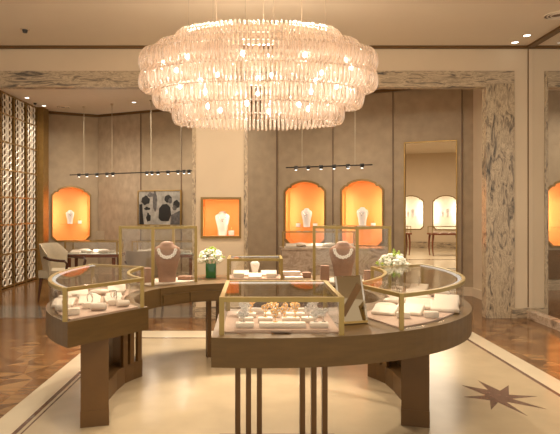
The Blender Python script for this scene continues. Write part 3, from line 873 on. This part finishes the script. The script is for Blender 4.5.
# taupe busts with flower necklaces
def big_bust(x, y, z, rz, label, nlabel):
    r = thing('jewellery_bust', (x, y, z), label, 'bust', 'taupe busts in the tall cases', rz)
    mb = MB(); mb.rings(bust_rows(.43, .285, .155, 24)); o = mb.build('torso', M['bust'], None, smooth=True); o.parent = r
    k = thing('necklace', (x, y, z+.265), nlabel, 'necklace', 'white flower necklaces', rz)
    rnd = random.Random(int(x*100))
    mb = MB()
    for i in range(9):
        a = PI*(.04+.92*i/8); xx = .088*math.cos(a); zz = .085-.085*math.sin(a)
        yy = -.150/2*math.sqrt(max(.05, 1-(xx/.135)**2))-.008
        for q in range(5):
            mb.sph((xx+.012*math.cos(q*1.256), yy-.004, zz+.012*math.sin(q*1.256)), .0095, 6, 4)
    o = mb.build('petals', M['porc'], None, smooth=True); o.parent = k
    mb = MB()
    for i in range(9):
        a = PI*(.04+.92*i/8); xx = .088*math.cos(a); zz = .085-.085*math.sin(a)
        yy = -.150/2*math.sqrt(max(.05, 1-(xx/.135)**2))-.016
        mb.sph((xx, yy, zz), .005, 6, 4)
    o = mb.build('stones', M['silver'], None, smooth=True); o.parent = k
big_bust(-.93, 5.93, HT+.010, R(8), 'taupe suede jewellery bust in the left tall case', 'white flower necklace on the bust in the left tall case')
big_bust(.93, 5.93, HT+.010, R(-8), 'taupe suede jewellery bust in the right tall case', 'white flower necklace on the bust in the right tall case')
def cube_box(x, y, z, w, d, h, m, label, rz=0., group=None, cat='jewellery block', name='jewellery_block'):
    o = MB().box((x, y, z+h/2), (w, d, h), rz=rz, bevel=.006).build(name, M[m], origin=(x, y, z), smooth=True)
    tag(o, label, cat, group); return o
cube_box(.755, 6.06, HT+.010, .09, .09, .16, 'bust', 'tall taupe block left of the bust in the right tall case')
cube_box(1.20, 5.95, HT+.010, .08, .08, .12, 'bust', 'short taupe block right of the bust in the right tall case')
cube_box(-1.17, 5.88, HT+.010, .16, .10, .15, 'bust', 'taupe block left of the bust in the left tall case', R(30))
cube_box(-.76, 6.12, HT+.010, .15, .10, .04, 'bust', 'low taupe pad right of the bust in the left tall case', R(-10))

# ------------------------------------------------------------------ pads, bracelets, brooches
PZ = HT+.0102
def proto_pad(kind):
    mb = MB()
    if kind == 'wedge':
        w, d = .15, .11
        mb.rings([[(-w/2, -d/2, 0), (w/2, -d/2, 0), (w/2, d/2, 0), (-w/2, d/2, 0)], [(-w/2, -d/2, .018), (w/2, -d/2, .018), (w/2, d/2, .052), (-w/2, d/2, .052)]])
        bmesh.ops.bevel(mb.bm, geom=mb.bm.edges[:], offset=.008, segments=3, affect='EDGES', profile=.7)
    elif kind == 'roll':
        for_ = 12; L = .11
        rows = [[(x, r_*math.cos(2*PI*i/for_), .028+r_*math.sin(2*PI*i/for_)) for i in range(for_)] for x, r_ in ((-L/2, .016), (-L/2+.008, .026), (L/2-.008, .026), (L/2, .016))]
        mb.rings(rows); 
    elif kind == 'block':
        mb.box((0, 0, .021), (.095, .065, .042), bevel=.014)
    elif kind == 'pillow':
        mb.sph((0, 0, .032), .10, 16, 10, (1, .62, .32))
    o = mb.build('jewellery_cushion', M['white'], None, smooth=True); return o
PROT = {}
def pad(kind, x, y, rz, label, s=1., z=PZ, group=None, m=None, sc=None):
    if kind not in PROT: o = PROT[kind] = proto_pad(kind)
    else: o = copy_tree(PROT[kind])
    o.location = (x, y, z); o.rotation_euler = (0, 0, rz); o.scale = sc or (s, s, s)
    tag(o, label, 'cushion', group); return o
BR = {}
def bracelet(x, y, z, rz, label, m='silver', s=1., group=None):
    if m not in BR:
        mb = MB(); mb.torus((0, 0, .0), .034, .0042, 'X', 22, 6); r = thing('bracelet', (0, 0, 0))
        mb.build('band', M[m], r, smooth=True)
        mb = MB()
        for q in range(5):
            a = R(50+q*20); mb.sph((0, .038*math.cos(a), .038*math.sin(a)), .0065, 6, 4)
        mb.build('stones', M['silver'], r, smooth=True); BR[m] = r
    else: r = copy_tree(BR[m])
    r.location = (x, y, z); r.rotation_euler = (0, 0, rz); r.scale = (s, s, s)
    tag(r, label, 'bracelet', group)

# front case: ivory blocks in three rows, brooches upright on them
G0 = 'ivory blocks in the front case'
def long_block(x, y, w, label):
    o = MB().box((x, y, PZ+.017), (w, .066, .034), bevel=.014).build('jewellery_block', M['white'], origin=(x, y, PZ), smooth=True)
    tag(o, label, 'jewellery block', G0)
tr = MB().box((.164, 3.86, PZ+.004), (.59, .70, .008), bevel=.003).build('display_tray', M['pink'], origin=(.164, 3.86, PZ)); tag(tr, 'blush suede tray lining the front glass case', 'tray')
PZ0 = PZ; PZ = PZ+.0082
tk = MB().box((.164, 3.495, PZ0+.006), (.12, .026, .012), bevel=.003).build('name_plaque', M['pink'], origin=(.164, 3.495, PZ0)); tag(tk, 'small blank blush plaque at the front edge of the front case', 'plaque')
rows0 = [(3.59, [(-.065, .12), (.175, .30), (.41, .12)], 'front'), (3.76, [(-.06, .10), (.07, .10), (.24, .12), (.36, .10)], 'second'), (3.93, [(-.06, .14), (.12, .12), (.28, .14), (.42, .10)], 'third'), (4.10, [(.0, .14), (.2, .14), (.38, .14)], 'rear')]
names4 = {3: ('left', 'middle', 'right'), 4: ('leftmost', 'second from left', 'third from left', 'rightmost')}
for y, L, rn_ in rows0:
    for i, (x, w) in enumerate(L): long_block(x, y, w, '%s ivory block in the %s row of the front case' % (names4[len(L)][i], rn_))
BP = {}
def brooch(x, y, z, m, label, kind=0, s=1.):
    key = (m, kind)
    if key not in BP:
        r = thing('brooch', (0, 0, 0))
        MB().cyl((0, 0, 0), (0, 0, .045), .0022, 6).cyl((0, 0, .0), (0, 0, .003), .012, 10).build('stem', M[m], r)
        mb = MB(); rnd = random.Random(kind*7+len(m))
        cs = [(-.012, .055), (.012, .062), (0, .04)] if kind == 0 else [(-.014, .045), (.004, .065), (.016, .044), (-.004, .03)]
        for cx_, cz_ in cs:
            for q in range(6):
                a = q*PI/3+rnd.random(); mb.sph((cx_+.009*math.cos(a), -.004, cz_+.009*math.sin(a)), .0062, 7, 5, (1, .6, 1))
        mb.build('petals', M[m], r, smooth=True)
        mb = MB()
        for cx_, cz_ in cs: mb.sph((cx_, -.010, cz_), .0055, 8, 5)
        mb.build('centre_stones', M['silver'], r, smooth=True)
        BP[key] = r
    else: r = copy_tree(BP[key])
    r.location = (x, y, z); r.rotation_euler = (0, 0, random.uniform(-.4, .4)); r.scale = (s, s, s)
    tag(r, label, 'brooch', 'flower brooches in the front case')
bz = PZ+.033
for x, y, m, k, lbx in ((-.075, 3.59, 'silver', 1, 'silver brooch on the left block of the front row'), (.13, 3.59, 'gold', 0, 'small gold brooch at left on the long front block'),
                        (.39, 3.59, 'silver', 1, 'silver brooch at left on the right front row block'), (.44, 3.59, 'silver', 0, 'silver brooch at the right end of the front row'),
                        (.07, 3.76, 'gold', 0, 'gold brooch second from left in the second row'), (.20, 3.76, 'gold', 1, 'large gold brooch in the middle of the second row'),
                        (.27, 3.76, 'gold', 0, 'gold brooch right of the middle in the second row'), (.36, 3.76, 'silver', 1, 'silver brooch at the right end of the second row'),
                        (-.06, 3.76, 'silver', 0, 'silver brooch at the left end of the second row'),
                        (-.08, 3.93, 'silver', 1, 'silver brooch leftmost in the third row'), (-.03, 3.93, 'gold', 0, 'gold brooch beside the leftmost one in the third row'),
                        (.13, 3.93, 'gold', 1, 'gold brooch second block of the third row'), (.28, 3.93, 'gold', 1, 'gold brooch third block of the third row'),
                        (.42, 3.93, 'silver', 0, 'silver brooch at the right end of the third row')):
    brooch(x, y, bz, m, lbx, k, 1.25)
PZ = PZ0
# left case cushions: (t, s, kind, rot offset)
def vpos(O, I, t, s):
    n = len(O)-1; f = t*n; i = min(int(f), n-1); f -= i
    o = Vector(O[i]).lerp(Vector(O[i+1]), f); q = Vector(I[i]).lerp(Vector(I[i+1]), f)
    p = q.lerp(o, s); return p
G1 = 'ivory cushions in the left case'
rowname = ['front', 'second', 'third', 'fourth', 'fifth', 'rear']
def fill(O, I, rows, G, where, rz0, colnames=('outer', 'middle', 'inner')):
    for ri, (t, L) in enumerate(rows):
        for ci, (s, kind, br, sc) in enumerate(L):
            p = vpos(O, I, t, s)
            rz = rz0+R(random.uniform(-14, 14))
            cn = {1: ('single',), 2: ('outer', 'inner'), 3: ('outer', 'middle', 'inner'), 4: ('outermost', 'second', 'third', 'innermost')}[len(L)][ci]
            pad(kind, p.x, p.y, rz, '%s ivory cushion in the %s row of the %s' % (cn, rowname[ri], where), sc, group=G)
            if br:
                z = PZ+{'roll': .028, 'block': .066, 'wedge': .068, 'pillow': .07}[kind]*sc
                if kind == 'roll': z = PZ+.040*sc
                bracelet(p.x, p.y, z, rz+R(20), '%s bracelet on the %s cushion, %s row of the %s' % ('silver' if br == 1 else 'gold', cn, rowname[ri], where), 'silver' if br == 1 else 'gold', sc, 'bracelets in the '+where)
fill(VO1, VI1, [(.09, [(.84, 'block', 0, 1.15), (.52, 'roll', 0, 1.1), (.20, 'roll', 0, .95)]),
                (.20, [(.88, 'roll', 1, 1.), (.56, 'block', 1, 1.1), (.24, 'block', 1, 1.1)]),
                (.35, [(.84, 'wedge', 0, 1.1), (.52, 'wedge', 0, 1.15), (.22, 'wedge', 1, .9)]),
                (.50, [(.85, 'roll', 1, 1.), (.55, 'pillow', 0, .95), (.20, 'wedge', 0, .9)]),
                (.68, [(.80, 'wedge', 0, 1.2), (.48, 'pillow', 1, .9), (.18, 'roll', 0, .9)]),
                (.87, [(.75, 'block', 1, 1.1), (.35, 'wedge', 0, 1.1)])], G1, 'left case', R(20))
fill(VO4, VI4, [(.88, [(.62, 'block', 0, 1.0), (.32, 'wedge', 0, 1.15)]),
                (.79, [(.84, 'block', 0, 1.05), (.54, 'wedge', 0, 1.3), (.20, 'pillow', 0, .9)]),
                (.63, [(.82, 'wedge', 0, 1.35), (.50, 'wedge', 0, 1.35), (.18, 'pillow', 0, .95)]),
                (.46, [(.80, 'wedge', 0, 1.3), (.48, 'pillow', 0, .95), (.18, 'wedge', 1, .95)]),
                (.28, [(.78, 'pillow', 0, 1.0), (.46, 'wedge', 0, 1.1), (.18, 'roll', 1, 1.)]),
                (.10, [(.72, 'wedge', 1, 1.1), (.34, 'block', 1, 1.1)])], 'ivory cushions in the right case', 'right case', R(-22))
# back small case
G5 = 'ivory pads in the small back case'
for x, y, k, s, lbx in ((-.18, 6.29, 'block', 1.3, 'left ivory pad in the small back case'), (0, 6.29, 'wedge', 1.0, 'central wedge pad in the small back case'), (.18, 6.29, 'block', 1.2, 'right ivory pad in the small back case'),
                        (-.16, 6.47, 'wedge', 1.2, 'rear left wedge pad in the small back case'), (.16, 6.47, 'wedge', 1.2, 'rear right wedge pad in the small back case')):
    pad(k, x, y, 0, lbx, s, group=G5)
white_bust((0, 6.50, PZ), 0, 'little white necklace bust in the small back case', .45, 'small busts')
# boxes and tray on the back counter
cube_box(.42, 6.45, HT, .25, .18, .035, 'pink', 'blush leather tray under white box on the back counter', cat='tray', name='leather_tray')
cube_box(.42, 6.44, HT+.0355, .2, .12, .03, 'white', 'white flat box stacked on the blush tray, back counter', cat='box', name='flat_box')
cube_box(.43, 6.22, HT, .2, .12, .03, 'white', 'white flat box lying in front of the blush tray, back counter', cat='box', name='flat_box')
cube_box(.59, 6.40, HT, .09, .09, .06, 'bust', 'small brown box beside the white flat box, back counter', cat='box', name='gift_box')
for x, y, rz, lb in ((-.95, 6.15, 15, 'white pad behind the bust in the left tall case'), (.95, 6.15, -15, 'white pad behind the bust in the right tall case')):
    pad('wedge', x, y, R(rz), lb, 1., group='white pads in the tall cases')

# tilted table mirror
mr = thing('table_mirror', (.665, 3.77, HT), 'tilted bronze framed table mirror between the front and right cases', 'mirror', None, R(17))
T = rootmat(mr)
def mbx(c, d, name, m, tilt=R(-17), bev=0):
    mm = T @ Matrix.Rotation(tilt, 4, 'X') @ Matrix.Translation(c)
    mb = MB(); mb.box((0, 0, 0), d, bevel=bev); bmesh.ops.transform(mb.bm, matrix=mm, verts=mb.bm.verts); return mb.build(name, M[m], mr)
mbx((0, 0, .165), (.20, .012, .33), 'frame', 'bronze', bev=.003)
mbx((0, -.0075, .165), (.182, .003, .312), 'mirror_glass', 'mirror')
mbx((0, -.013, .012), (.19, .02, .016), 'lower_lip', 'brass_d')
for sx in (-1, 1): mbx((sx*.096, -.008, .165), (.012, .010, .326), 'bevelled_edge', 'silver')
mm = T @ Matrix.Rotation(R(-17), 4, 'X') @ Matrix.Translation((0, -.010, .165)) @ Matrix.Rotation(R(38), 4, 'Y')
mb = MB(); mb.box((0, 0, 0), (.045, .004, .25)); bmesh.ops.transform(mb.bm, matrix=mm, verts=mb.bm.verts); mb.build('diagonal_band', M['bronze_l'], mr)
mb = MB(); mb.tube([T @ Vector((0, .09, .26)), T @ Vector((0, .17, .004))], .006, 6); mb.build('prop', M['bronze'], mr)
MB().box(T @ Vector((0, .04, .003)), (.19, .12, .006), rz=R(17)).build('foot', M['bronze'], mr)

# flowers
def flowers(x, y, z, vm, label, w=.115, h=.165, s=1.):
    r = thing('flower_vase', (x, y, z), label, 'flower vase', 'white flower arrangements')
    rnd = random.Random(int(abs(x)*1000))
    mb = MB(); mb.box((x, y, z+h/2), (w, w, h), bevel=.006); mb.build('vase', M[vm], r, smooth=True)
    if vm == 'green':
        MB().box((x, y, z+.008), (w+.004, w+.004, .016), bevel=.003).build('glass_base', M['clearv'], r)
    mb = MB()
    for i in range(9):
        a = i*.7; mb.tube([(x+.02*math.cos(a), y+.02*math.sin(a), z+h*.6), (x+.10*math.cos(a), y+.10*math.sin(a), z+h+.08)], .003, 5)
    mb.build('stems', M['leaf'], r)
    fl_ = MB(); gl = MB()
    for i in range(38):
        a = rnd.uniform(0, 2*PI); e = rnd.uniform(-.22, 1.0)
        c = Vector((x+.125*s*math.cos(a)*math.cos(e*1.2), y+.125*s*math.sin(a)*math.cos(e*1.2), z+h+.030+.10*s*max(0, math.sin(e*1.4))))
        for q in range(9):
            o = Vector((rnd.gauss(0, 1), rnd.gauss(0, 1), rnd.gauss(0, 1))).normalized()*.026
            fl_.sph(c+o, rnd.uniform(.014, .022), 6, 4, (1, 1, .7))
    fl_.build('hydrangea_heads', M['petal'], r, smooth=True)['kind'] = 'stuff'
    for i in range(16):
        a = rnd.uniform(0, 2*PI); rr = rnd.choice([.04, .09, .15])*s
        c = Vector((x+rr*math.cos(a), y+rr*math.sin(a), z+h+.02+(.20-.9*rr)*s*rnd.uniform(.75, 1)))
        for q in range(4):
            o = Vector((rnd.gauss(0, 1), rnd.gauss(0, 1), rnd.gauss(0, 1))).normalized()*.015
            gl.sph(c+o, rnd.uniform(.008, .013), 6, 4, (1, .8, .8))
    gl.build('lime_blossoms', M['petal_g'], r, smooth=True)['kind'] = 'stuff'
flowers(-.50, 6.38, HT, 'green', 'white flowers in a green glass vase on the back counter, left of the small case')
flowers(1.40, 5.63, HT, 'clearv', 'white flowers in a clear vase behind the right curved case', .13, .16, 1.15)

# ------------------------------------------------------------------ back room furniture
def armchair(x, y, rz, label, up='uphol', group=None):
    r = thing('armchair', (x, y, .004), label, 'chair', group, rz); T = rootmat(r)
    def B(mb, name, m, sm=True, par=None):
        bmesh.ops.transform(mb.bm, matrix=T, verts=mb.bm.verts); return mb.build(name, M[m], par or r, smooth=sm)
    B(MB().box((0, 0, .42), (.52, .50, .13), bevel=.03), 'seat', up)
    rows = []; n = 17
    for k, (z, off, t) in enumerate(((.34, 0, .05), (.5, .01, .06), (.68, .035, .055), (.84, .06, .045), (.90, .065, .02))):
        row = []
        zz = lambda a: z-(max(0, abs(a)-.9)*.35*(z-.34)/.56)
        angs = [R(-78+156*i/(n-1)) for i in range(n)]
        outer = [(-(.27+off)*math.sin(a), (.29+off)*math.cos(a)-.02, zz(a)) for a in angs]
        inner = [(-(.27+off-t)*math.sin(a), (.29+off-t)*math.cos(a)-.02, zz(a)) for a in reversed(angs)]
        rows.append(outer+inner)
    B(MB().rings(rows), 'backrest', up)
    for s in (-1, 1):
        pts = [(s*.30, .12, .70), (s*.33, 0, .665), (s*.335, -.13, .65), (s*.32, -.24, .645), (s*.30, -.27, .60), (s*.28, -.25, .50), (s*.26, -.22, .42)]
        B(MB().tube(pts, .022, 8), 'armrest', 'dwood')
        for q in (-1, 1):
            B(MB().cone((s*.24, q*.2+.0, .36), (s*.26, q*.24, 0), .028, .014, 10), 'leg', 'dwood')
    return r
armchair(-3.50, 10.1, R(80), 'cream upholstered armchair with dark wood arms by the lattice screen').scale = (1.12, 1.12, 1.10)
armchair(-1.92, 9.75, R(172), 'taupe armchair seen behind the left tall case', 'uphol2')

def vit_table(x0, x1, y0, y1, zt, h, label, tm='rwood', legs=True, items=4, grp=None, lab='left back table'):
    cx, cy = (x0+x1)/2, (y0+y1)/2
    r = thing('display_table', (cx, cy, .004), label, 'display table', grp)
    MB().b2(x0, x1, y0, y1, zt-.055, zt, .004).build('table_top', M[tm], r)
    for x in (x0+.1, x1-.1):
        for y in (y0+.07, y1-.07):
            MB().cone((x, y, zt-.07), (x, y, .004), .035, .02, 10).build('leg', M[tm], r)
    b = .022
    c = case(lab+' glass case', [(x0+.03, y0+.04), (x1-.03, y0+.04)], [(x0+.03, y1-.04), (x1-.03, y1-.04)], h, zt, b, None, 'glass cases of the back room', 'teal', power=1.2, frame='brass_d')
    c['label'] = 'long low glass case standing on the '+lab
    for i in range(items):
        x = x0+.18+(x1-x0-.36)*i/(items-1)
        pad(('wedge', 'pillow', 'block')[i % 3], x, cy-.08+.1*(i % 2), R(random.uniform(-20, 20)), 'ivory cushion number%s in the glass case on the %s' % ('', lab) if False else
            '%s ivory cushion in the glass case on the %s' % (ORD[i] if items <= len(ORD) else '', lab), 1.3, zt+.0102, 'ivory cushions of the '+lab)
ORD = ['leftmost', 'second from left', 'third from left', 'fourth from left', 'fifth from left', 'sixth from left', 'seventh from left', 'eighth from left']
vit_table(-3.62, -2.58, 10.55, 11.1, .76, .25, 'dark wooden display table at far left beside the cream armchair', items=6, grp='back room display tables', lab='far left table')
vit_table(-2.35, -1.12, 10.55, 11.1, .76, .25, 'dark wooden display table behind the left tall case', items=6, grp='back room display tables', lab='table behind the tall case')
sg = thing('counter_sign', (-3.05, 11.0, 1.0105), 'small grey upright card on the far left glass case', 'sign')
MB().box((-3.05, 11.0, 1.10), (.17, .012, .18), rx=R(-8)).build('card', M['taupe2'], sg)
MB().box((-3.05, 11.0, 1.015), (.17, .07, .008)).build('foot', M['brass_d'], sg)
# marble counter with a case at right
mc = thing('marble_counter', (1.42, 10.05, .002), 'veined marble fronted counter below the orange niches', 'counter')
MB().b2(.47, 2.35, 9.80, 10.30, .10, .90).build('body', M['marble_b'], mc)
MB().b2(.45, 2.37, 9.78, 10.32, .90, .93).build('worktop', M['marble_b'], mc)
MB().b2(.50, 2.32, 9.84, 10.28, .004, .10).build('plinth', M['bronze_l'], mc)
case('long glass case on the marble counter below the orange niches', [(.50, 9.82), (1.80, 9.82)], [(.50, 10.2), (1.80, 10.2)], .29, .93, .018, None, lining='white', power=2, frame='brass_d')
for i in range(7):
    pad(('wedge', 'pillow', 'wedge')[i % 3], .64+i*.17, 9.95+.07*(i % 2), R(random.uniform(-20, 20)), '%s ivory cushion in the case on the marble counter' % ORD[i], 1.25, .9402, 'ivory cushions on the marble counter')

# ------------------------------------------------------------------ lights of the place
W = (1, .86, .69)
# front ceiling downlights over the ring
for x, y, p in ((-1.2, 3.3, 30), (1.3, 3.2, 30), (0, 2.2, 34), (-1.6, 6.6, 26), (1.7, 6.6, 26), (3.4, 4.2, 30), (-3.4, 4.4, 34), (1.0, 7.3, 12)):
    spot_area((x, y, ZC-.012),   .12, p*.8, W, spread=R(130), name='downlight_lamp')
for x, p in ((-.75, 34), (0.05, 38), (.85, 34)):
    spot_area((x, 7.75, ZC-.012), .07, p, W, (R(-35), 0, 0), R(80), name='downlight_lamp')
for x in (-2.4, -.5, 1.5, 2.6):
    spot_area((x, 6.9, ZC-.012), .12, 14, W, spread=R(140), name='downlight_lamp')
for x, y, p in ((-4.0, 10.3, 36), (-2.4, 11.6, 30), (-.9, 11.6, 20), (1.2, 10.0, 15), (2.6, 9.3, 15), (-4.2, 12.4, 20), (6.2, 9.8, 40)):
    spot_area((x, y, 3.96), .30, p, W, spread=R(150), name='back_lamp')
w = bpy.data.worlds.new('World'); scene.world = w; w.use_nodes = True
bg = w.node_tree.nodes['Background']; bg.inputs['Color'].default_value = (1, .87, .70, 1); bg.inputs['Strength'].default_value = 1.12

# ------------------------------------------------------------------ camera
cam = bpy.data.cameras.new('camera'); co = bpy.data.objects.new('camera', cam); COL.objects.link(co)
co.location = (0, 0, EYE); co.rotation_euler = (R(90), 0, 0)
cam.sensor_width = 36; cam.lens = 36*F/560; cam.sensor_fit = 'HORIZONTAL'
cam.shift_x = (280-CX)/560; cam.shift_y = -(217-CY)/560
scene.camera = co
vs = scene.view_settings; vs.view_transform = 'Standard'; vs.look = 'None'; vs.exposure = 0.0; vs.gamma = 1; vs.use_curve_mapping = False
scene.cycles.transparent_max_bounces = 48; scene.cycles.max_bounces = 8
scene.cycles.sample_clamp_indirect = 4
